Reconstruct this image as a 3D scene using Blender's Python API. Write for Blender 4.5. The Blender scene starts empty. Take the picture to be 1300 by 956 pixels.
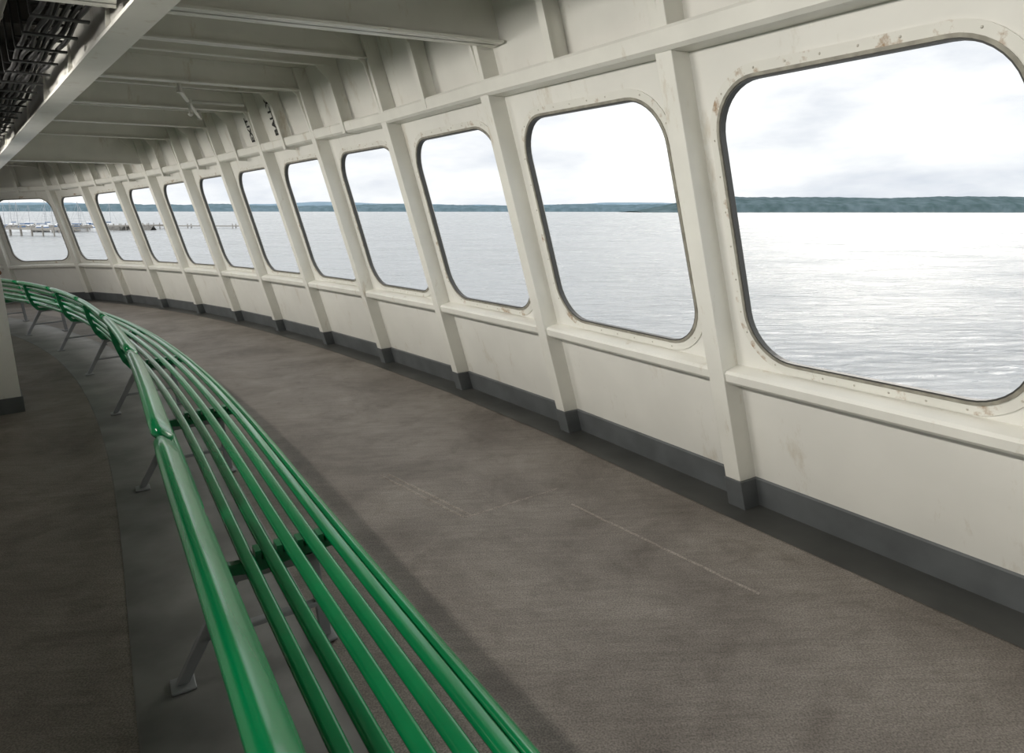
import bpy, math, random, bmesh
from mathutils import Vector, Matrix, Euler, noise
random.seed(4)
scene=bpy.context.scene
try:
    scene.view_settings.view_transform='Standard'
    scene.view_settings.look='None'
except Exception as e: print(e)

# ---------------------------------------------------------------- materials
def mat(name, col, rough=0.5, metal=0.0, var=0.0, vscale=3.0, col2=None, bump=0.0, bscale=80.0, coat=0.0, spec=0.5, detail=6):
    m=bpy.data.materials.new(name); m.use_nodes=True
    nt=m.node_tree; b=nt.nodes['Principled BSDF']
    b.inputs['Base Color'].default_value=(*col,1); b.inputs['Roughness'].default_value=rough
    b.inputs['Metallic'].default_value=metal
    b.inputs['Specular IOR Level'].default_value=spec
    b.inputs['Coat Weight'].default_value=coat
    tc=nt.nodes.new('ShaderNodeTexCoord')
    if col2 or var:
        n=nt.nodes.new('ShaderNodeTexNoise'); n.inputs['Scale'].default_value=vscale; n.inputs['Detail'].default_value=detail
        nt.links.new(tc.outputs['Object'],n.inputs['Vector'])
        r=nt.nodes.new('ShaderNodeValToRGB'); r.color_ramp.elements[0].position=0.35; r.color_ramp.elements[1].position=0.68
        c2=col2 if col2 else tuple(c*(1-var) for c in col)
        r.color_ramp.elements[0].color=(*c2,1); r.color_ramp.elements[1].color=(*col,1)
        nt.links.new(n.outputs['Fac'],r.inputs['Fac']); nt.links.new(r.outputs['Color'],b.inputs['Base Color'])
    if bump:
        n2=nt.nodes.new('ShaderNodeTexNoise'); n2.inputs['Scale'].default_value=bscale; n2.inputs['Detail'].default_value=4
        nt.links.new(tc.outputs['Object'],n2.inputs['Vector'])
        bp=nt.nodes.new('ShaderNodeBump'); bp.inputs['Strength'].default_value=bump; bp.inputs['Distance'].default_value=0.01
        nt.links.new(n2.outputs['Fac'],bp.inputs['Height']); nt.links.new(bp.outputs['Normal'],b.inputs['Normal'])
    return m
def add_rust(m,amount=0.62,scale=9,k=.8,col=(0.30,0.17,0.07,1),stretch=(1,1,1)):
    nt=m.node_tree; b=nt.nodes['Principled BSDF']; src=b.inputs['Base Color'].links[0].from_socket
    tc=nt.nodes.new('ShaderNodeTexCoord'); n=nt.nodes.new('ShaderNodeTexNoise'); n.inputs['Scale'].default_value=scale; n.inputs['Detail'].default_value=8; n.inputs['Roughness'].default_value=0.7
    mp=nt.nodes.new('ShaderNodeMapping'); mp.inputs['Scale'].default_value=stretch
    nt.links.new(tc.outputs['Object'],mp.inputs['Vector']); nt.links.new(mp.outputs[0],n.inputs['Vector'])
    r=nt.nodes.new('ShaderNodeValToRGB'); r.color_ramp.elements[0].position=amount; r.color_ramp.elements[0].color=(0,0,0,1); r.color_ramp.elements[1].position=amount+.12; r.color_ramp.elements[1].color=(k,k,k,1)
    nt.links.new(n.outputs['Fac'],r.inputs['Fac'])
    mx=nt.nodes.new('ShaderNodeMix'); mx.data_type='RGBA'; mx.inputs[7].default_value=col
    nt.links.new(r.outputs['Color'],mx.inputs[0]); nt.links.new(src,mx.inputs[6]); nt.links.new(mx.outputs[2],b.inputs['Base Color'])
M_WALL=mat('white_gloss_paint',(0.79,0.78,0.73),0.32,var=0.07,vscale=2.5,bump=0.12,bscale=6); add_rust(M_WALL,0.58,5,.4,(0.42,0.34,0.22,1),(1,1,.3))
M_RIB=mat('cream_rib_paint',(0.81,0.80,0.74),0.3,var=0.08,vscale=4,bump=0.1,bscale=8); add_rust(M_RIB,0.60,6,.5,(0.40,0.30,0.17,1),(1,1,.3))
M_PLATE=mat('window_plate_paint',(0.77,0.76,0.70),0.32,var=0.08,vscale=4); add_rust(M_PLATE,0.555,8,.9)
M_CEIL=mat('ceiling_paint',(0.72,0.70,0.63),0.26,var=0.12,vscale=2,bump=0.2,bscale=4)
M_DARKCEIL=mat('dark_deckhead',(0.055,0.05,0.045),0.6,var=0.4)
M_GREY=mat('grey_base_paint',(0.135,0.145,0.15),0.45,var=0.25,vscale=5)
M_GUTTER=mat('smooth_dark_deck_paint',(0.085,0.087,0.082),0.4,var=0.35,vscale=3,bump=0.1,bscale=20)
M_STRIP=mat('worn_deck_strip',(0.20,0.20,0.192),0.45,var=0.45,vscale=3,bump=0.1,bscale=20)
M_GREEN=mat('green_bench_paint',(0.0,0.235,0.075),0.2,var=0.15,vscale=6,coat=0.2)
M_GREEN2=mat('green_bracket_paint',(0.0,0.15,0.05),0.3,var=0.1,coat=0.1)
M_LEG=mat('aluminium_leg',(0.28,0.29,0.30),0.45,metal=0.2,var=0.2)
M_GASK=mat('rubber_gasket',(0.07,0.07,0.065),0.5,var=0.1)
M_BEAD=mat('window_bead_metal',(0.40,0.38,0.32),0.4,metal=0.2,var=0.35,vscale=20)
M_BOLT=mat('painted_bolt',(0.60,0.57,0.50),0.35,var=0.3,vscale=12)
M_BLACK=mat('black_cable',(0.02,0.02,0.02),0.5,var=0.2)
M_BROWN=mat('wood_cap',(0.16,0.07,0.035),0.4,var=0.3)
M_TRAY=mat('rusty_tray',(0.14,0.105,0.075),0.6,var=0.4,vscale=10)
M_PIPE=mat('pipe_white',(0.65,0.64,0.6),0.35,var=0.1)

def floor_mat(name='nonskid_deck',k=1.0):
    m=bpy.data.materials.new(name); m.use_nodes=True
    nt=m.node_tree; b=nt.nodes['Principled BSDF']; N=nt.nodes.new; L=nt.links.new
    tc=N('ShaderNodeTexCoord')
    def ns(scale,det,rough,vec=None,dist=0):
        n=N('ShaderNodeTexNoise'); n.inputs['Scale'].default_value=scale; n.inputs['Detail'].default_value=det; n.inputs['Roughness'].default_value=rough; n.inputs['Distortion'].default_value=dist
        L(vec or tc.outputs['Object'],n.inputs['Vector']); return n
    def ramp(n,p0,c0,p1,c1):
        r=N('ShaderNodeValToRGB'); e=r.color_ramp.elements; e[0].position=p0; e[0].color=(*c0,1); e[1].position=p1; e[1].color=(*c1,1); L(n.outputs['Fac'],r.inputs['Fac']); return r
    def mul(a,b_,f):
        x=N('ShaderNodeMix'); x.data_type='RGBA'; x.blend_type='MULTIPLY'; x.inputs[0].default_value=f; L(a,x.inputs[6]); L(b_,x.inputs[7]); return x.outputs[2]
    n2=ns(150,3,.5)
    base=ramp(ns(1.1,10,.72,dist=.4),0.34,(0.142*k,0.122*k,0.106*k),0.64,(0.285*k,0.257*k,0.228*k))
    c=mul(base.outputs[0],ramp(n2,.36,(.5,.5,.5),.62,(1.2,1.2,1.2)).outputs[0],0.8)
    mp=N('ShaderNodeMapping'); mp.inputs['Rotation'].default_value=(0,0,-0.95); mp.inputs['Scale'].default_value=(1.2,16,1); L(tc.outputs['Object'],mp.inputs['Vector'])
    c=mul(c,ramp(ns(2.2,8,.75,mp.outputs[0]),.33,(.82,.81,.80),.66,(1.12,1.12,1.12)).outputs[0],1)
    c=mul(c,ramp(ns(4.5,6,.65,dist=.8),.30,(.72,.70,.68),.47,(1,1,1)).outputs[0],.8)
    L(c,b.inputs['Base Color']); b.inputs['Roughness'].default_value=0.58
    bp=N('ShaderNodeBump'); bp.inputs['Strength'].default_value=0.4; bp.inputs['Distance'].default_value=0.004
    L(n2.outputs['Fac'],bp.inputs['Height']); L(bp.outputs['Normal'],b.inputs['Normal'])
    return m
M_FLOOR=floor_mat(); M_SEAM=floor_mat('deck_seam',1.4)
def glass_mat():
    m=bpy.data.materials.new('window_glass'); m.use_nodes=True
    nt=m.node_tree; nt.nodes.clear(); N=nt.nodes.new
    o=N('ShaderNodeOutputMaterial'); t=N('ShaderNodeBsdfTransparent'); g=N('ShaderNodeBsdfGlossy'); x=N('ShaderNodeMixShader')
    t.inputs['Color'].default_value=(0.98,0.99,0.985,1); g.inputs['Roughness'].default_value=0.03; x.inputs['Fac'].default_value=0.03
    nt.links.new(t.outputs[0],x.inputs[1]); nt.links.new(g.outputs[0],x.inputs[2]); nt.links.new(x.outputs[0],o.inputs[0])
    return m
M_GLASS=glass_mat()

# ---------------------------------------------------------------- helpers
def mesh_obj(name, verts, faces, mats, fm=None, smooth=False, parent=None, bevel=0):
    me=bpy.data.meshes.new(name); me.from_pydata([tuple(v) for v in verts],[],faces)
    if not isinstance(mats,(list,tuple)): mats=[mats]
    for m in mats: me.materials.append(m)
    if fm:
        for p,i in zip(me.polygons,fm): p.material_index=i
    me.validate(); me.update()
    bm=bmesh.new(); bm.from_mesh(me); bmesh.ops.recalc_face_normals(bm,faces=bm.faces); bm.to_mesh(me); bm.free()
    if smooth:
        for p in me.polygons: p.use_smooth=True
    ob=bpy.data.objects.new(name,me); scene.collection.objects.link(ob)
    if smooth:
        try: me.set_sharp_from_angle(angle=math.radians(38))
        except Exception: pass
    if bevel:
        b=ob.modifiers.new('bevel','BEVEL'); b.width=bevel; b.segments=2; b.limit_method='ANGLE'
    if parent: ob.parent=parent
    return ob
def empty(name):
    e=bpy.data.objects.new(name,None); scene.collection.objects.link(e); return e
def sstep(x): x=min(1,max(0,x)); return x*x*(3-2*x)
def interp(x,tab):
    if x<=tab[0][0]: return tab[0][1]
    for (a,b),(c,d) in zip(tab,tab[1:]):
        if x<=c: return b+(d-b)*(x-a)/(c-a)
    return tab[-1][1]

# ---------------------------------------------------------------- plan curve of the window wall
H={-6:71,-5:69,-4:67,-3:64,-2:61,-1:58.5,0:59.5,1:58,2:55.5,3:53,4:50.5,5:47.5,6:44,7:41,8:37.5,9:34,10:0,11:0}
BAY=1.6
P={1:Vector((0.372,4.822))}
def tdir(i): h=math.radians(H[i]); return Vector((-math.cos(h),math.sin(h)))
def ndir(i): h=math.radians(H[i]); return Vector((-math.sin(h),-math.cos(h)))
for i in range(1,12): P[i+1]=P[i]+BAY*tdir(i)
for i in range(0,-7,-1): P[i]=P[i+1]-(BAY if i>-1 else 1.50)*tdir(i)
IN=[(1,0),(2,.03),(3,.07),(4,.095),(5,.11),(6,.10),(7,.07),(8,.04),(9,0)]
for i in range(2,9): P[i]=P[i]+ndir(i)*interp(i,IN)
S0,S1=-6,12
MI={}
for i in range(S0,S1+1):
    a=ndir(max(i-1,S0)) if i>S0 else ndir(S0); b=ndir(i) if i<S1 else ndir(S1-1)
    MI[i]=(a+b)/(1+a.dot(b))
TI={}
for i in range(S0,S1+1):
    n=MI[i].normalized(); TI[i]=Vector((n.y,-n.x))
    if TI[i].dot(tdir(min(i,S1-1)))<0: TI[i]=-TI[i]
LEAN=0.25
LIFT=[(-1,-.085),(0,-.05),(1,.01),(2,.035),(3,.065),(4,.08),(6,.09),(10,.06),(12,.06)]
def zl(s,z):
    w=max(0,min(1,(z-.2)/2.0)) if z<2.45 else max(0,(ZC-z)/(ZC-2.45))
    return z+w*interp(s,LIFT)
def WL(s,o,z):
    i=min(max(int(math.floor(s+1e-9)),S0),S1-1); f=s-i
    p=(P[i]+MI[i]*o)*(1-f)+(P[i+1]+MI[i+1]*o)*f
    return Vector((p.x,p.y,zl(s,z)))
def CS(s,o,z):
    i=min(max(int(math.floor(s+1e-9)),S0),S1-1); f=s-i
    q=lambda k:(P[min(max(k,S0),S1)]+MI[min(max(k,S0),S1)]*o)
    a,b,c,d=q(i-1),q(i),q(i+1),q(i+2)
    p=0.5*((2*b)+(c-a)*f+(2*a-5*b+4*c-d)*f*f+(3*b-a-3*c+d)*f**3)
    return Vector((p.x,p.y,z))
BD=[(-6,-.10),(-3,.0),(-2,.045),(-1,.065),(0,.064),(1,.072),(2,.065),(3,.05),(4.5,.02),(6,0),(12,0)]
def bd0(s): return interp(s,BD)-interp(s,IN)*0.85
def bdelta(s): return sum(bd0(s+d*.25) for d in range(-4,5))/9
def BC(s,o,z):
    p=Vector((0,0,0)); W=0
    for d,w in ((-.9,1),(-.6,2),(-.3,3),(0,4),(.3,3),(.6,2),(.9,1)):
        q=min(max(s+d,S0),9.95); p+=CS(q,o+bdelta(s),z)*w; W+=w
    return p/W
G0=Vector((-1.52,3.10)); GD=(Vector((-7.18,9.93))-G0).normalized(); GN=Vector((-GD.y,GD.x))
def GS(s,o,z): p=G0+GD*s+GN*o; return Vector((p.x,p.y,z))
def ssteps(s0,s1,ds=None):
    if ds is None:
        return [s0]+[k for k in range(math.floor(s0)+1,math.ceil(s1)) if s0+1e-6<k<s1-1e-6]+[s1]
    n=max(1,int(round((s1-s0)/ds))); return [s0+(s1-s0)*k/n for k in range(n+1)]
def sweep_data(prof,s0,s1,ds,fn,round_end=0.0):
    ss=ssteps(s0,s1,ds); cx=sum(p[0] for p in prof)/len(prof); cz=sum(p[1] for p in prof)/len(prof)
    rings=[(s,1.0) for s in ss]
    if round_end:
        e=round_end
        rings=[(s0,0.35),(s0+e*0.12,0.7),(s0+e*0.45,0.93)]+[(s,1.0) for s in ss if s0+e<s<s1-e]+[(s1-e*0.45,0.93),(s1-e*0.12,0.7),(s1,0.35)]
    V=[];F=[];n=len(prof)
    for s,k in rings:
        for (o,z) in prof: V.append(fn(s,cx+(o-cx)*k,cz+(z-cz)*k))
    for r in range(len(rings)-1):
        for j in range(n):
            a=r*n+j;b=r*n+(j+1)%n; F.append((a,b,b+n,a+n))
    F.append(tuple(range(n))); F.append(tuple(range((len(rings)-1)*n,len(rings)*n)))
    return V,F
def join(parts):
    V=[];F=[]
    for v,f in parts:
        k=len(V); V+=v; F+=[tuple(i+k for i in q) for q in f]
    return V,F
def sweep(name,prof,s0,s1,ds,fn,m,parent=None,round_end=0,smooth=False,bevel=0):
    V,F=sweep_data(prof,s0,s1,ds,fn,round_end)
    return mesh_obj(name,V,F,m,smooth=smooth,parent=parent,bevel=bevel)
def rect(o0,o1,z0,z1): return [(o0,z0),(o1,z0),(o1,z1),(o0,z1)]
def circ(o,z,r,n=10): return [(o+r*math.cos(2*math.pi*k/n),z+r*math.sin(2*math.pi*k/n)) for k in range(n)]
def rrect(o,z,w,t,ang,r=None,n=4):
    r=r or t*0.48; pts=[]
    for cx,cy,a0 in ((w/2-r,t/2-r,0),(-w/2+r,t/2-r,90),(-w/2+r,-t/2+r,180),(w/2-r,-t/2+r,270)):
        for k in range(n+1):
            a=math.radians(a0+90*k/n); x=cx+r*math.cos(a); y=cy+r*math.sin(a)
            pts.append((o+x*math.cos(ang)-y*math.sin(ang),z+x*math.sin(ang)+y*math.cos(ang)))
    return pts
def frame_at(s,fn=CS):
    e=0.02; a=fn(s-e,0,0); b=fn(s+e,0,0); t=(b-a).normalized(); n=Vector((t.y,-t.x,0))
    if n.dot(Vector((-1,-0.7,0)))<0: n=-n
    return fn(s,0,0),n,t
def plate_data(s,poly,w0,w1,fr=None,fn=CS):
    if fr is None and fn is BC:
        e=0.02; a=BC(s-e,2.4,0); b=BC(s+e,2.4,0); t=(b-a).normalized()
        V=[BC(s,o,z)+t*w0 for o,z in poly]+[BC(s,o,z)+t*w1 for o,z in poly]
    else:
        c,n,t=fr or frame_at(s,fn)
        V=[c+n*o+t*w0+Vector((0,0,z)) for o,z in poly]+[c+n*o+t*w1+Vector((0,0,z)) for o,z in poly]
    k=len(poly); F=[tuple(range(k)),tuple(range(k,2*k))]+[(j,(j+1)%k,(j+1)%k+k,j+k) for j in range(k)]
    return V,F
def tube_data(a,b,r,n=10,r2=None):
    a=Vector(a);b=Vector(b);d=(b-a).normalized();u=d.orthogonal().normalized();v=d.cross(u);r2=r2 or r
    V=[a+(u*math.cos(2*math.pi*k/n)+v*math.sin(2*math.pi*k/n))*r for k in range(n)]+[b+(u*math.cos(2*math.pi*k/n)+v*math.sin(2*math.pi*k/n))*r2 for k in range(n)]
    F=[(k,(k+1)%n,(k+1)%n+n,k+n) for k in range(n)]+[tuple(range(n)),tuple(range(n,2*n))]
    return V,F
def box_data(a,b):
    V=[Vector((x,y,z)) for x in (a[0],b[0]) for y in (a[1],b[1]) for z in (a[2],b[2])]
    return V,[(0,1,3,2),(4,6,7,5),(0,4,5,1),(2,3,7,6),(0,2,6,4),(1,5,7,3)]

DW=-0.12; ZC=3.05
# ---------------------------------------------------------------- windows + wall panels
K0,K1,Z0,Z1,RAD=0.17,1.43,0.885,2.165,0.235
def rr_pts(k0,k1,z0,z1,r,n=10):
    pts=[];tag=[]
    for ci,(cx,cz,a0) in enumerate(((k1-r,z1-r,0),(k0+r,z1-r,90),(k0+r,z0+r,180),(k1-r,z0+r,270))):
        for j in range(n+1):
            a=math.radians(a0+90*j/n); pts.append((cx+r*math.cos(a),cz+r*math.sin(a))); tag.append((ci,j/n))
    return pts,tag
def outer_pts(inner,tag,k0,k1,z0,z1):
    res=[]; cor=[(k1,z1),(k0,z1),(k0,z0),(k1,z0)]
    for (x,z),(ci,f) in zip(inner,tag):
        cx,cz=cor[ci]; vf=ci in (0,2); g=f*2 if f<=0.5 else (1-f)*2
        if (f<=0.5)==vf: res.append((cx, z+(cz-z)*min(1,g)))
        else: res.append((x+(cx-x)*min(1,g), cz))
        if abs(f-0.5)<1e-6: res[-1]=(cx,cz)
    return res
wallV=[];wallF=[]
inner,tag=rr_pts(K0,K1,Z0,Z1,RAD)
outer=outer_pts(inner,tag,0,BAY,0.80,2.32)
NB=len(inner)
def bay_map(i,k,z,o=0): return WL(i+k/BAY,DW+o+LEAN*z,z)
for i in range(S0,S1):
    b=len(wallV)
    wallV+= [bay_map(i,k,z) for k,z in inner]+[bay_map(i,k,z) for k,z in outer]+[bay_map(i,k,z,-0.03) for k,z in inner]
    for j in range(NB):
        j2=(j+1)%NB
        wallF.append((b+j,b+j2,b+NB+j2,b+NB+j)); wallF.append((b+j,b+j2,b+2*NB+j2,b+2*NB+j))
    for za,zb in ((0,0.80),(2.32,ZC)):
        c=len(wallV); wallV+=[bay_map(i,0,za),bay_map(i,BAY,za),bay_map(i,BAY,zb),bay_map(i,0,zb)]; wallF.append((c,c+1,c+2,c+3))
mesh_obj('wall_front',wallV,wallF,M_WALL)

def ring(i,g0,g1,o0,o1):
    a,_=rr_pts(K0-g0,K1+g0,Z0-g0,Z1+g0,RAD+g0); b,_=rr_pts(K0-g1,K1+g1,Z0-g1,Z1+g1,RAD+g1)
    V=[bay_map(i,k,z,o0) for k,z in a]+[bay_map(i,k,z,o1) for k,z in a]+[bay_map(i,k,z,o1) for k,z in b]+[bay_map(i,k,z,o0) for k,z in b]
    n=len(a);F=[]
    for r in range(3):
        for j in range(n): F.append((r*n+j,r*n+(j+1)%n,(r+1)*n+(j+1)%n,(r+1)*n+j))
    return V,F
class Acc:
    def __init__(s): s.V=[];s.F=[];s.fm=[]
    def add(s,d,mi):
        k=len(s.V); s.V.extend(d[0])
        for q in d[1]: s.F.append(tuple(a+k for a in q)); s.fm.append(mi)
wi=0
for i in range(S0,S1):
    wi+=1; A=Acc()
    A.add(ring(i,0.012,0.055,0.001,0.008),0)
    A.add(ring(i,0.0,0.014,-0.004,0.014),1)
    A.add(ring(i,-0.007,0.001,-0.022,0.009),2)
    g,_=rr_pts(K0,K1,Z0,Z1,RAD); A.add(([bay_map(i,k,z,-0.016) for k,z in g],[tuple(range(len(g)))]),3)
    bp,_=rr_pts(K0-0.036,K1+0.036,Z0-0.036,Z1+0.036,RAD+0.036,4)
    for j in range(len(bp)):
        a=Vector(bp[j]); c=Vector(bp[(j+1)%len(bp)]); L=(c-a).length; n=max(1,int(round(L/0.16)))
        if j%2 and n==1: continue
        for q in range(n):
            p=a+(c-a)*q/n; A.add(tube_data(bay_map(i,p.x,p.y,0.007),bay_map(i,p.x,p.y,0.011),0.006,6,0.003),4)
    mesh_obj('window_%d'%wi,A.V,A.F,[M_PLATE,M_BEAD,M_GASK,M_GLASS,M_BOLT],A.fm)

# ---------------------------------------------------------------- ribs
ol=lambda z,off=0: off+LEAN*z
for i in range(S0,S1+1):
    m=MI[i];fr=(Vector((P[i].x,P[i].y,0)),Vector((m.x,m.y,0)),Vector((TI[i].x,TI[i].y,0))); A=Acc()
    A.add(plate_data(0,[(ol(0.17,DW-.02),0.17),(ol(0.17),0.17),(ol(ZC),ZC),(ol(ZC,DW-.02),ZC)],-0.05,0.05,fr),0)
    A.add(plate_data(0,[(ol(0,DW-.02),0.0),(ol(0,0.006),0.0),(ol(0.17,0.006),0.17),(ol(0.17,DW-.02),0.17)],-0.056,0.056,fr),1)
    A.add(plate_data(0,[(ol(2.42,-.02),2.42),(ol(2.42,0.0),2.42),(ol(2.8,0.03),2.8),(ol(ZC,0.24),ZC),(ol(ZC,-.02),ZC)],-0.008,0.008,fr),0)
    mesh_obj('wall_rib',A.V,A.F,[M_RIB,M_GREY],A.fm,bevel=0.005)
parts=[]
for i in range(S0,S1):
    c=WL(i+.5,0,0); t=tdir(i); n=ndir(i); fr=(Vector((c.x,c.y,0)),Vector((n.x,n.y,0)),Vector((t.x,t.y,0)))
    parts.append(plate_data(0,[(ol(2.40,DW),2.36),(ol(2.40,-0.01),2.36),(ol(2.8,0.0),2.8),(ol(ZC,0.18),ZC),(ol(ZC,DW),ZC)],-0.007,0.007,fr))
    parts.append(plate_data(0,[(ol(2.40,-0.012),2.36),(ol(2.40,-0.0),2.36),(ol(2.8,0.01),2.8),(ol(2.8,-0.002),2.8)],-0.03,0.03,fr))
V,F=join(parts); mesh_obj('trim_4',V,F,M_RIB)
sw=lambda z,o: (o+LEAN*z,z)
sweep('trim_1',[sw(.735,DW-.02),sw(.735,-.03),sw(.75,-.015),sw(.79,-.015),sw(.805,-.03),sw(.825,DW+.004),sw(.825,DW-.02)],S0,S1,None,WL,M_RIB)
sweep('trim_2',[sw(2.315,DW-.02),sw(2.315,-.005),sw(2.33,.012),sw(2.395,.012),sw(2.41,.0),sw(2.41,DW-.02)],S0,S1,None,WL,M_RIB)
sweep('baseboard_front',[sw(0,DW-.02),sw(0,DW+.012),sw(.165,DW+.012),sw(.175,DW+.0),sw(.175,DW-.02)],S0,S1,None,WL,M_GREY)
sweep('trim_gutter',[(DW-.01,0.001),(0.13,0.001),(0.135,0.004),(DW-.01,0.004)],S0,S1,None,CS,M_GUTTER)
sweep('trim_bench_strip',[(2.14,0.001),(2.80,0.001),(2.795,0.004),(2.145,0.004)],-5,9.0,0.25,BC,M_STRIP)

# ---------------------------------------------------------------- floor / ceiling / other walls
back=[Vector((-12.6,5.0)),Vector((-6.0,-4.0)),Vector((-1.5,-7.5))]
fl=[WL(i,DW-.02,0).xy for i in range(S0,S1+1)]+back
def slab(name,pts,z0,z1,m):
    k=len(pts); V=[Vector((p.x,p.y,z0)) for p in pts]+[Vector((p.x,p.y,z1)) for p in pts]
    F=[tuple(range(k)),tuple(range(k,2*k))]+[(j,(j+1)%k,(j+1)%k+k,j+k) for j in range(k)]
    return mesh_obj(name,V,F,m)
slab('floor',fl,-0.12,0.0,M_FLOOR)
cl=[WL(i,DW-.02+LEAN*ZC,0).xy for i in range(S0,S1+1)]+back
slab('ceiling',cl,ZC,ZC+0.12,M_CEIL)
def wallseg(name,a,b,z0,z1,m,th=0.08):
    a=Vector((a.x,a.y,0));b=Vector((b.x,b.y,0));d=(b-a).normalized();n=Vector((-d.y,d.x,0))*th/2
    V=[]
    for z in (z0,z1): V+=[a-n+Vector((0,0,z)),b-n+Vector((0,0,z)),b+n+Vector((0,0,z)),a+n+Vector((0,0,z))]
    return mesh_obj(name,V,[(0,1,2,3),(4,5,6,7),(0,1,5,4),(1,2,6,5),(2,3,7,6),(3,0,4,7)],m)
wallseg('wall_left',fl[S1-S0],back[0],0,ZC,M_WALL)
wallseg('wall_back',fl[0],back[2],0,ZC,M_WALL)
wallseg('wall_rear_1',back[0],back[1],0,0.95,M_WALL)
wallseg('wall_rear_2',back[1],back[2],0,0.95,M_WALL)
for a,b in ((back[0],back[1]),(back[1],back[2])):
    n=int((b-a).length/2.4)
    for k in range(n+1):
        p=a+(b-a)*k/n
        if k==n and b is back[1]: continue
        d=(b-a).normalized()*0.07
        wallseg('deck_pillar',p-d,p+d,0,ZC,M_RIB,0.14)
sweep('wall_stair_enclosure',rect(3.66,3.76,0,1.20),-4.5,3.3,0.2,CS,M_WALL)
sweep('baseboard_stair_enclosure',rect(3.648,3.77,0,0.16),-4.5,3.3,0.2,CS,M_GREY)
sweep('wall_stair_end',rect(3.28,4.5,0,1.22),3.32,3.85,0.2,CS,M_WALL)
sweep('baseboard_stair_end',rect(3.268,4.51,0,0.14),3.312,3.858,0.2,CS,M_GREY)
sweep('trim_stair_cap',rrect(3.89,1.24,1.24,0.04,0),3.30,3.87,0.2,CS,M_BROWN)

# girder (straight) and dark deckhead inboard of it
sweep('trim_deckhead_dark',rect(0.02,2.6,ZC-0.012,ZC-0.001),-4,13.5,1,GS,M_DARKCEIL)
V,F=join([sweep_data(rect(-.05,-.036,2.56,ZC),-4,14.5,1,GS),sweep_data(rect(-.155,.005,2.545,2.562),-4,14.5,1,GS)])
for k in range(14):
    pv,pf=plate_data(0,[(-.145,2.562),(-.005,2.562),(-.025,2.75),(-.025,ZC),(-.06,ZC),(-.06,2.75)],-0.006,0.006,(GS(-3+k*1.25,0,0),Vector((GN.x,GN.y,0)),Vector((GD.x,GD.y,0))))
    k0=len(V); V+=pv; F+=[tuple(a+k0 for a in q) for q in pf]
mesh_obj('ceiling_girder',V,F,M_RIB)
def fr_at(s):
    c=WL(s,0,0); i=int(math.floor(s))
    if abs(s-round(s))<1e-6: n=MI[int(round(s))].normalized(); t=TI[int(round(s))]
    else: n=ndir(i);t=tdir(i)
    og=(G0-c.xy).dot(GN)/n.dot(GN)
    return (Vector((c.x,c.y,0)),Vector((n.x,n.y,0)),Vector((t.x,t.y,0))),og
def beam(s,o0,o1,zb,fw,th=0.012):
    fr,og=fr_at(s)
    if o1 is None: o1=og-.045
    if o0 is None: o0=og+.01
    if o1<o0+.1: return None
    return join([plate_data(0,rect(o0,o1,zb,ZC),-th/2,th/2,fr),plate_data(0,rect(o0,o1,zb,zb+0.014),-fw/2,fw/2,fr)])
def addbeam(*a,m=M_RIB):
    d=beam(*a)
    if d: mesh_obj('ceiling_beam',d[0],d[1],m)
for i in range(S0,11):
    if i in (1,-3,7):
        s=0.9 if i==1 else i
        addbeam(s,0.55,None,2.60,0.14)
        addbeam(s,None,5.2,2.60,0.14,m=M_RIB)
    else:
        addbeam(i,0.6,None,2.84,0.09)
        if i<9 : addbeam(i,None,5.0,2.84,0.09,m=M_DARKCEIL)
    if i<10: addbeam(i+0.5,0.68,None,2.93,0.05)

# cables / pipes inboard of girder
GF=lambda s:(GS(s,0,0),Vector((GN.x,GN.y,0)),Vector((GD.x,GD.y,0)))
parts=[]
for j in range(6): parts.append(sweep_data(circ(.08+0.036*j,2.64+0.006*(j%2),0.013,8),-3,13,.12,lambda s,o,z:GS(s,o+.006*math.sin(s*3+j*2),z+.010*math.sin(s*8.27+j))))
for k in range(42):
    fr=GF(-3+k*0.38)
    parts.append(plate_data(0,rect(.05,.30,2.605,2.615),-0.018,0.018,fr)); parts.append(plate_data(0,rect(.292,.302,2.615,ZC-.01),-0.01,0.01,fr)); parts.append(plate_data(0,rect(.05,.30,2.665,2.673),-0.018,0.018,fr))
V,F=join(parts); mesh_obj('cable_run',V,F,M_BLACK,smooth=True)
parts=[sweep_data(rect(.40,.415,2.50,2.58),3.6,6.2,1,GS),sweep_data(rect(1.3,1.315,2.50,2.58),3.6,6.2,1,GS)]
for k in range(32): parts.append(plate_data(0,rect(.41,1.305,2.51,2.525),-0.02,0.02,GF(3.65+k*0.08)))
for s in (3.8,6.0):
    for o_ in (.403,1.3): parts.append(plate_data(0,rect(o_,o_+.015,2.57,ZC-.01),-0.01,0.01,GF(s)))
V,F=join(parts); mesh_obj('ladder_cable_tray',V,F,M_TRAY)
def hung_pipe(name,o,z,r,s0,s1,m):
    p=[sweep_data(circ(o,z,r,12),s0,s1,0.5,GS)]
    s=s0+0.3
    while s<s1:
        p.append(plate_data(0,rect(o-.006,o+.006,z+r*.8,ZC-.005),-0.01,0.01,GF(s))); p.append(sweep_data(circ(o,z,r*1.25,12),s-.03,s+.03,.03,GS)); s+=1.6
    V,F=join(p); return mesh_obj(name,V,F,m,smooth=True)
hung_pipe('overhead_pipe',.36,2.76,0.018,-2,12,M_PIPE)
hung_pipe('overhead_pipe',.56,2.68,0.03,-2,2.9,M_PIPE)
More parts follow.
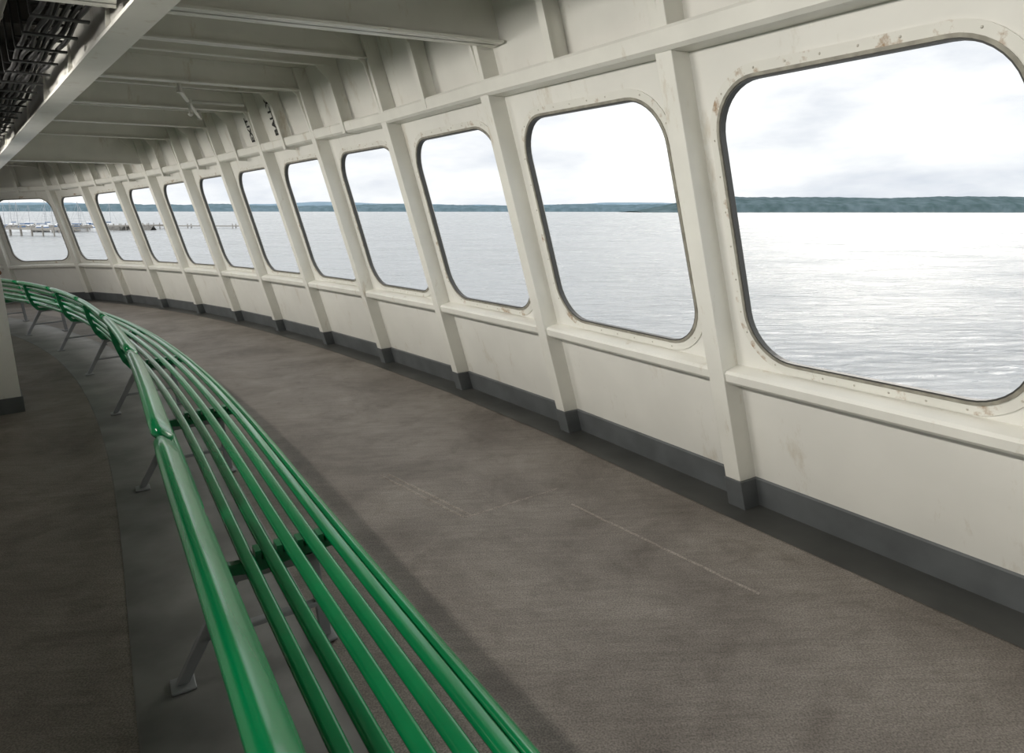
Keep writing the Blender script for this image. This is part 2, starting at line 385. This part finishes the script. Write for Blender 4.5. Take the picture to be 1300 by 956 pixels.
for s_,z_ in ((3.05,2.55),(3.35,2.59)):
    pp=[tube_data(GS(s_,.40,z_),GS(s_,2.0,z_),.026,12),tube_data(GS(s_,.40,z_-.002),GS(s_,.40,ZC-.02),.026,12),tube_data(GS(s_,.35,z_+.06),GS(s_,.45,z_+.06),.038,12),tube_data(GS(s_,.8,z_),GS(s_,.87,z_),.038,12)]
    V,F=join(pp); mesh_obj('transverse_pipe',V,F,M_PIPE,smooth=True)
# junction boxes on the inboard deckhead
for s_,o_ in ((1.4,.42),(2.3,.40)):
    V,F=plate_data(0,rect(o_,o_+.2,2.80,2.93),-.09,.09,GF(s_)); a2=plate_data(0,rect(o_+.08,o_+.12,2.93,ZC-.01),-.03,.03,GF(s_)); V,F=join([(V,F),a2,tube_data(GS(s_-.09,o_+.05,2.86),GS(s_-.14,o_+.05,2.86),.015)])
    mesh_obj('junction_box',V,F,M_PIPE,bevel=.008)
p=[]
p.append(tube_data(CS(4.2,1.15,2.80),CS(3.1,1.75,2.80),0.018)); p.append(tube_data(CS(3.1,1.75,2.80),CS(3.1,1.75,2.93),0.018))
p.append(tube_data(CS(3.5,1.53,2.80),CS(3.5,1.53,2.68),0.014)); p.append(tube_data(CS(3.5,1.53,2.68),CS(3.5,1.53,2.66),0.03,12,0.012))
p.append(tube_data(CS(3.5,1.53,2.80),CS(3.5,1.0,2.80),0.016)); p.append(tube_data(CS(4.2,1.15,2.80),CS(4.2,1.15,2.93),0.018))
for s_,o_ in ((4.2,1.15),(3.5,1.53),(3.1,1.75)): p.append(tube_data(CS(s_,o_,2.775),CS(s_,o_,2.825),0.028))
V,F=join(p); mesh_obj('sprinkler_pipe',V,F,M_PIPE,smooth=True)

# stencilled markings on frieze
M_INK=mat('black_stencil',(0.02,0.02,0.02),0.6,var=0.1)
for s,txt in ((4.26,'EXIT 6'),(3.76,'BALLY')):
    i=int(s); cu=bpy.data.curves.new('frieze_stencil','FONT'); cu.body=txt; cu.size=0.145; cu.align_x='CENTER'; cu.align_y='CENTER'; cu.extrude=0.0005; cu.offset=0.003
    ob=bpy.data.objects.new('frieze_stencil',cu); scene.collection.objects.link(ob); cu.materials.append(M_INK)
    up=(bay_map(i,0,2.9)-bay_map(i,0,2.5)).normalized(); t=Vector((tdir(i).x,tdir(i).y,0)); X=up; Z=Vector((ndir(i).x,ndir(i).y,0)); Y=t; Zn=X.cross(Y)
    if Zn.dot(Z)<0: Y=-t; Zn=X.cross(Y)
    c=bay_map(i,(s-i)*BAY,2.70,0.012)
    ob.matrix_world=Matrix(((X.x,Y.x,Zn.x,c.x),(X.y,Y.y,Zn.y,c.y),(X.z,Y.z,Zn.z,c.z),(0,0,0,1)))

# deck hatch outline (faint raised weld bead under the coating)
hp=[Vector((-.84,4.06)),Vector((-.286,3.43)),Vector((.24,3.78)),Vector((-.32,4.40))]
parts=[]
for a,b,offs in ((hp[0],hp[1],(0,.045)),(hp[1],hp[2],(0,)),(Vector((.3,3.55)),Vector((1.0,2.6)),(0,))):
    d=(b-a).normalized(); n=Vector((-d.y,d.x))
    for off in offs:
        w=.009; pr=[(-w,0.0005),(0,.005),(w,0.0005)]; N_=24
        V=[];F=[]
        for q in range(N_+1):
            p=a+(b-a)*q/N_; j=random.uniform(-.003,.003)
            V+=[Vector((*(p+n*(off+x+j)),z)) for x,z in pr]
        for q in range(N_): F+=[(q*3,q*3+1,q*3+4,q*3+3),(q*3+1,q*3+2,q*3+5,q*3+4)]
        parts.append((V,F))
V,F=join(parts); mesh_obj('floor_hatch_seam',V,F,M_SEAM)

# ---------------------------------------------------------------- bench
bench=empty('slatted_bench')
BS0,BS1=-4.2,9.0
seat=[(2.045,.415,.55),(2.10,.437,.15),(2.175,.440,0),(2.25,.434,-.06),(2.325,.427,-.06),(2.40,.423,0)]
for k,(o,z,a) in enumerate(seat):
    sweep('seat_slat_%d'%(k+1),rrect(o,z,0.048,0.028,a),BS0,BS1,0.12,BC,M_GREEN,parent=bench,smooth=True)
MOD=1.385
sups=[0.06+MOD*k for k in range(-3,7) if 0.06+MOD*k<8.9]
backs=[(2.49,.465,1.1),(2.522,.545,1.2),(2.545,.625,1.3),(2.562,.705,1.35)]
for bi,s in enumerate(sups):
    e=s+0.24; st=e-MOD+0.05
    for k,(o,z,a) in enumerate(backs):
        sweep('back_slat_%d_%d'%(bi+1,k+1),rrect(o,z,0.05,0.022,a),st,e,0.12,BC,M_GREEN,parent=bench,round_end=0.03,smooth=True)
    sweep('top_rail_%d'%(bi+1),rrect(2.590,.785,0.092,0.05,0.75,r=.02),st,e,0.12,BC,M_GREEN,parent=bench,round_end=0.05,smooth=True)
    up=[(2.03,.39),(2.10,.415),(2.25,.412),(2.38,.402),(2.46,.41),(2.505,.47),(2.54,.56),(2.562,.66),(2.58,.75),(2.60,.775)]
    lo=[(2.625,.765),(2.615,.73),(2.60,.63),(2.575,.54),(2.545,.45),(2.49,.375),(2.38,.355),(2.25,.37),(2.10,.38),(2.03,.365)]
    V,F=plate_data(s,up+lo,-0.022,0.022,fn=BC); mesh_obj('bracket_%d'%(bi+1),V,F,M_GREEN2,parent=bench,bevel=0.006)
    V,F=join([plate_data(s,rect(o+.026,o+.046,.40,.442),-0.03,0.03,fn=BC) for o in (2.10,2.175,2.25,2.325)]); mesh_obj('bracket_lug_%d'%(bi+1),V,F,M_GREEN2,parent=bench)
    legp=[[(2.15,.37),(2.19,.37),(2.165,.02),(2.125,.02)],[(2.42,.365),(2.47,.37),(2.67,.02),(2.63,.02)],[(2.14,.37),(2.14,.34),(2.47,.34),(2.47,.37)],[(2.15,.17),(2.15,.15),(2.59,.15),(2.575,.17)]]
    ps=[plate_data(s,q,-0.018,0.018,fn=BC) for q in legp]+[plate_data(s,rect(2.11,2.19,0.004,.016),-0.045,0.045,fn=BC),plate_data(s,rect(2.61,2.69,0.004,.016),-0.045,0.045,fn=BC)]
    V,F=join(ps); mesh_obj('leg_%d'%(bi+1),V,F,M_LEG,parent=bench,bevel=0.004)

# ---------------------------------------------------------------- added fill lamps in invented housings, out of view, lifting the interior
M_FIX=mat('fill_lamp_paint',(0.7,0.7,0.68),0.4,var=0.05)
def light(name,kind,energy,col,loc,rot,**kw):
    l=bpy.data.lights.new(name,kind); l.energy=energy; l.color=col
    for k,v in kw.items(): setattr(l,k,v)
    o=bpy.data.objects.new(name,l); scene.collection.objects.link(o); o.location=loc; o.rotation_euler=rot; return o
for s in (-4.2,-2.6,-1.0,0.6,2.2,3.8,5.4,7.0,8.6):
    c,n,t=frame_at(s)
    V,F=join([plate_data(0,[(4.0-.13,2.62),(4.0-.16,2.53),(4.0-.14,2.52),(4.0+.14,2.60),(4.0+.14,2.66),(4.0,2.70)],-.62,.62,(c,n,t)),
              plate_data(0,rect(3.99,4.01,2.68,ZC-.013),-.45,-.43,(c,n,t)),plate_data(0,rect(3.99,4.01,2.68,ZC-.013),.43,.45,(c,n,t))])
    fx=mesh_obj('fill_lamp_body',V,F,M_FIX)
    dr=(-n*0.94+Vector((0,0,-0.33))).normalized(); X=t; Z=-dr; Y=Z.cross(X)
    lp=CS(s,3.80,2.44)
    lo=light('interior_fill','AREA',20,(1,0.955,0.89),lp,(0,0,0),shape='RECTANGLE',size=1.15,size_y=0.16,spread=math.radians(100))
    lo.matrix_world=Matrix(((X.x,Y.x,Z.x,lp.x),(X.y,Y.y,Z.y,lp.y),(X.z,Y.z,Z.z,lp.z),(0,0,0,1)))
    lo.parent=fx

# ---------------------------------------------------------------- sea frame (vessel heels ~2 deg)
SEA=Matrix.Translation((0,0,1.6))@Euler((math.radians(0.2),math.radians(1.95),0)).to_matrix().to_4x4()
HW=-10.6
def sv(x,y,z): return SEA@Vector((x,y,HW+z))
msea=bpy.data.materials.new('sea_water'); msea.use_nodes=True
nt=msea.node_tree; b=nt.nodes['Principled BSDF']; N=nt.nodes.new; L=nt.links.new
b.inputs['Base Color'].default_value=(0.37,0.385,0.39,1); b.inputs['Roughness'].default_value=0.25; b.inputs['IOR'].default_value=1.38
tc=N('ShaderNodeTexCoord')
def wave(sc,rot,scale,det,dist=0):
    mp=N('ShaderNodeMapping'); mp.inputs['Scale'].default_value=sc; mp.inputs['Rotation'].default_value=(0,0,rot)
    n1=N('ShaderNodeTexNoise'); n1.inputs['Scale'].default_value=scale; n1.inputs['Detail'].default_value=det; n1.inputs['Roughness'].default_value=0.62; n1.inputs['Distortion'].default_value=dist
    L(tc.outputs['Object'],mp.inputs['Vector']); L(mp.outputs[0],n1.inputs['Vector']); return n1
w1=wave((0.35,1.0,1),-0.5,0.9,7,0.8); w3=wave((0.06,0.16,1),-0.35,1.0,4,1.0); w2=wave((0.012,0.05,1),-0.15,1.0,6)
b1=N('ShaderNodeBump'); b1.inputs['Strength'].default_value=1.0; b1.inputs['Distance'].default_value=2.0
L(w3.outputs['Fac'],b1.inputs['Height'])
bp=N('ShaderNodeBump'); bp.inputs['Strength'].default_value=1.0; bp.inputs['Distance'].default_value=0.8
L(w1.outputs['Fac'],bp.inputs['Height']); L(b1.outputs[0],bp.inputs['Normal']); L(bp.outputs[0],b.inputs['Normal'])
rr=N('ShaderNodeMapRange'); rr.inputs[1].default_value=0.3; rr.inputs[2].default_value=0.7; rr.inputs[3].default_value=0.14; rr.inputs[4].default_value=0.34
L(w2.outputs['Fac'],rr.inputs[0]); L(rr.outputs[0],b.inputs['Roughness'])
D=40000
mesh_obj('sea',[sv(-D,-D,0),sv(D,-D,0),sv(D,D,0),sv(-D,D,0)],[(0,1,2,3)],msea)
def shore(name,x0,x1,y,hfun,m,n=260,depth=400):
    V=[];F=[]
    for k in range(n+1):
        f=k/n; x=x0+(x1-x0)*f; h=max(0.5,hfun(f,x))
        V+=[sv(x,y,-1),sv(x,y+20,h*0.45),sv(x,y+depth*0.4,h*0.85),sv(x,y+depth,h),sv(x,y+depth*2,0)]
    for k in range(n):
        for j in range(4): a=k*5+j; F.append((a,a+1,a+6,a+5))
    return mesh_obj(name,V,F,m)
def nz(x,a): return noise.noise(Vector((x*a,3.3,0.7)))
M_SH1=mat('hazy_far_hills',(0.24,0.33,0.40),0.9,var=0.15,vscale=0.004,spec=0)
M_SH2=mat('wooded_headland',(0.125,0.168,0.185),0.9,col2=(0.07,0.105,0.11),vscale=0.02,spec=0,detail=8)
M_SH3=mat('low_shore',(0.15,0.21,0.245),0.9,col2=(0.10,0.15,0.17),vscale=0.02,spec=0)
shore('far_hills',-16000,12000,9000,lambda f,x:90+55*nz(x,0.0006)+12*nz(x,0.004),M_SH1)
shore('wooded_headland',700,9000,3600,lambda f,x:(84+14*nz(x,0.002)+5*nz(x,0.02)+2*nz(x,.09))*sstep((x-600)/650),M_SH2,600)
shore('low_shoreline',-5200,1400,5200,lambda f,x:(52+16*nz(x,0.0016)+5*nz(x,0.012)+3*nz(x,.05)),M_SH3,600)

# marina : piers, breakwater and boats
M_PIER=mat('pier_timber',(0.33,0.31,0.28),0.8,var=0.3)
M_ROCK=mat('breakwater_rock',(0.22,0.21,0.19),0.9,var=0.5,vscale=0.6)
M_HULL=mat('boat_hull',(0.85,0.85,0.85),0.3,var=0.05)
M_MAST=mat('boat_mast',(0.35,0.36,0.38),0.4,var=0.1)
M_BCOV=mat('boat_canvas',(0.05,0.12,0.25),0.7,var=0.2)
def sea_parts(parts): return [([SEA@(v+Vector((0,0,HW))) for v in V],F) for V,F in parts]
def pier(x,y,ang,L_,w,h=2.0,step=9):
    T=Matrix.Translation((x,y,0))@Matrix.Rotation(ang,4,'Z')
    ps=[box_data((0,-w/2,h-0.6),(L_,w/2,h))]; k=0
    while k<L_:
        for yy in (-w/2,w/2): ps.append(tube_data((k,yy,-1),(k,yy,h+1.0),0.28,6))
        k+=step
    V,F=join(sea_parts([([T@v for v in V],F) for V,F in ps])); return mesh_obj('marina_pier',V,F,M_PIER)
pier(-330,430,-0.1,170,4,1.6,14); pier(-300,345,-0.06,90,4,1.2,14); pier(-262,345,1.35,110,4,1.4,14); pier(-235,300,-0.3,60,5,3.2,6); pier(-215,330,1.3,75,4,2.6,8)
def rockmound(x0,x1,y0,y1):
    V=[];F=[];n=80
    for k in range(n+1):
        f=k/n;x=x0+(x1-x0)*f;y=y0+(y1-y0)*f
        for dy,h in ((-4,-.5),(-2,1.2),(0,2.4),(2,1.2),(4,-.5)):
            V.append(sv(x+random.uniform(-.4,.4),y+dy+random.uniform(-.5,.5),h+random.uniform(-.5,.5)))
    for k in range(n):
        for j in range(4): a=k*5+j; F.append((a,a+1,a+6,a+5))
    mesh_obj('rock_breakwater',V,F,M_ROCK)
rockmound(-300,-190,380,372)
def hull(L_,W,dk):
    V=[];F=[];ns=9
    for k in range(ns):
        f=k/(ns-1); w=W*math.sin(math.pi*min(1,0.18+f*0.82))**0.7*(1 if f<0.95 else 0.1) if f<0.999 else 0.05; xx=(f-0.5)*L_; d=dk+0.4*f
        V+=[Vector((xx,-w,d)),Vector((xx,-w*.7,0.1)),Vector((xx,0,-.4)),Vector((xx,w*.7,0.1)),Vector((xx,w,d))]
    for k in range(ns-1):
        for j in range(5): a=k*5+j;b_=k*5+(j+1)%5; F.append((a,b_,b_+5,a+5))
    F.append(tuple(range(5))); F.append(tuple(range((ns-1)*5,ns*5)))
    return V,F
def sailboat(x,y,ang,L_=11,mast=14,power=False):
    R=Matrix.Translation((x,y,0))@Matrix.Rotation(ang,4,'Z')
    ps=[(hull(L_,1.8,1.3),0)]
    if power:
        ps+=[(box_data((-3.2,-1.3,1.3),(1.8,1.3,2.8)),0),(box_data((-3.0,-1.35,1.9),(1.9,1.35,2.4)),2),(box_data((-2.4,-1.2,2.8),(0.4,1.2,3.0)),0),(box_data((-2,-1.1,3.6),(0.2,1.1,3.75)),0),
             (tube_data((-2,-1,3),(-2,-1,3.6),.05,5),1),(tube_data((-2,1,3),(-2,1,3.6),.05,5),1),(tube_data((0,1,3),(0,1,3.6),.05,5),1),(tube_data((0,-1,3),(0,-1,3.6),.05,5),1)]
    else:
        ps+=[(box_data((-2.5,-1,1.3),(1.5,1,2.0)),0),(tube_data((0.8,0,1.2),(0.8,0,mast),0.13,6,0.09),1),(tube_data((0.8,0,2.7),(-4.2,0,2.8),0.3,6),2),(tube_data((0.8,-1.1,8),(0.8,1.1,8),0.06,5),1),(tube_data((5.2,0,1.6),(0.8,0,mast-.5),0.05,4),1),(tube_data((-5.2,0,1.6),(0.8,0,mast-.3),0.05,4),1)]
    A=Acc()
    for (V_,F_),mi in ps: A.add(([SEA@(R@v+Vector((0,0,HW))) for v in V_],F_),mi)
    mesh_obj('moored_powerboat' if power else 'moored_sailboat',A.V,A.F,[M_HULL,M_MAST,M_BCOV],A.fm)
for k in range(24):
    row=k//8; yb=(340,400,455)[row]; xs=(-262,-310,-350)[row]
    sailboat(xs+(k%8)*(8.5+row*2)+random.uniform(-2,2), yb+random.uniform(-6,6), random.choice((1.0,0.4,-1.2,2.6))+random.uniform(-.2,.2), random.uniform(9,13),random.uniform(12,18),power=(k%3==1))

# ---------------------------------------------------------------- world : overcast sky, strengthened astern, out of view, to add light inside
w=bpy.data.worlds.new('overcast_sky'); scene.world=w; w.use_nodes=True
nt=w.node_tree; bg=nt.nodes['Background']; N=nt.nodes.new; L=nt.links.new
tc=N('ShaderNodeTexCoord'); mp=N('ShaderNodeMapping'); mp.inputs['Scale'].default_value=(1.0,1.0,3.4); mp.inputs['Location'].default_value=(0.3,0.2,0)
n1=N('ShaderNodeTexNoise'); n1.inputs['Scale'].default_value=3.0; n1.inputs['Detail'].default_value=8; n1.inputs['Roughness'].default_value=0.55
L(tc.outputs['Generated'],mp.inputs['Vector']); L(mp.outputs[0],n1.inputs['Vector'])
r=N('ShaderNodeValToRGB'); e=r.color_ramp.elements
e[0].position=0.34; e[0].color=(0.58,0.62,0.69,1); e[1].position=0.62; e[1].color=(1,0.995,0.985,1)
L(n1.outputs['Fac'],r.inputs['Fac']); L(r.outputs[0],bg.inputs['Color'])
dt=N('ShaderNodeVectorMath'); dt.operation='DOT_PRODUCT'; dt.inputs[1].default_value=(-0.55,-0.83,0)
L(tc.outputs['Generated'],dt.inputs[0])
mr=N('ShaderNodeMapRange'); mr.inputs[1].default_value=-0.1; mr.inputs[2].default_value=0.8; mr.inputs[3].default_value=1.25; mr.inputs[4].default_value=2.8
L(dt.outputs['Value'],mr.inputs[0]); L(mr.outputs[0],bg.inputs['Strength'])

d=Vector((-0.50,-0.86,-0.42)).normalized()
light('sun_behind_clouds','SUN',1.2,(1,0.93,0.84),(0,0,50),d.to_track_quat('-Z','Y').to_euler(),angle=math.radians(24))

# ---------------------------------------------------------------- camera
cam=bpy.data.cameras.new('camera'); co=bpy.data.objects.new('camera',cam); scene.collection.objects.link(co)
cam.sensor_fit='HORIZONTAL'; cam.sensor_width=36; cam.lens=24.0; cam.shift_y=-45/1300; cam.clip_start=0.02; cam.clip_end=100000
co.matrix_world=Matrix.Translation((0,0,1.6))@Matrix.Rotation(math.radians(90-10.65),4,'X')@Matrix.Rotation(math.radians(-1.95),4,'Z')
scene.camera=co
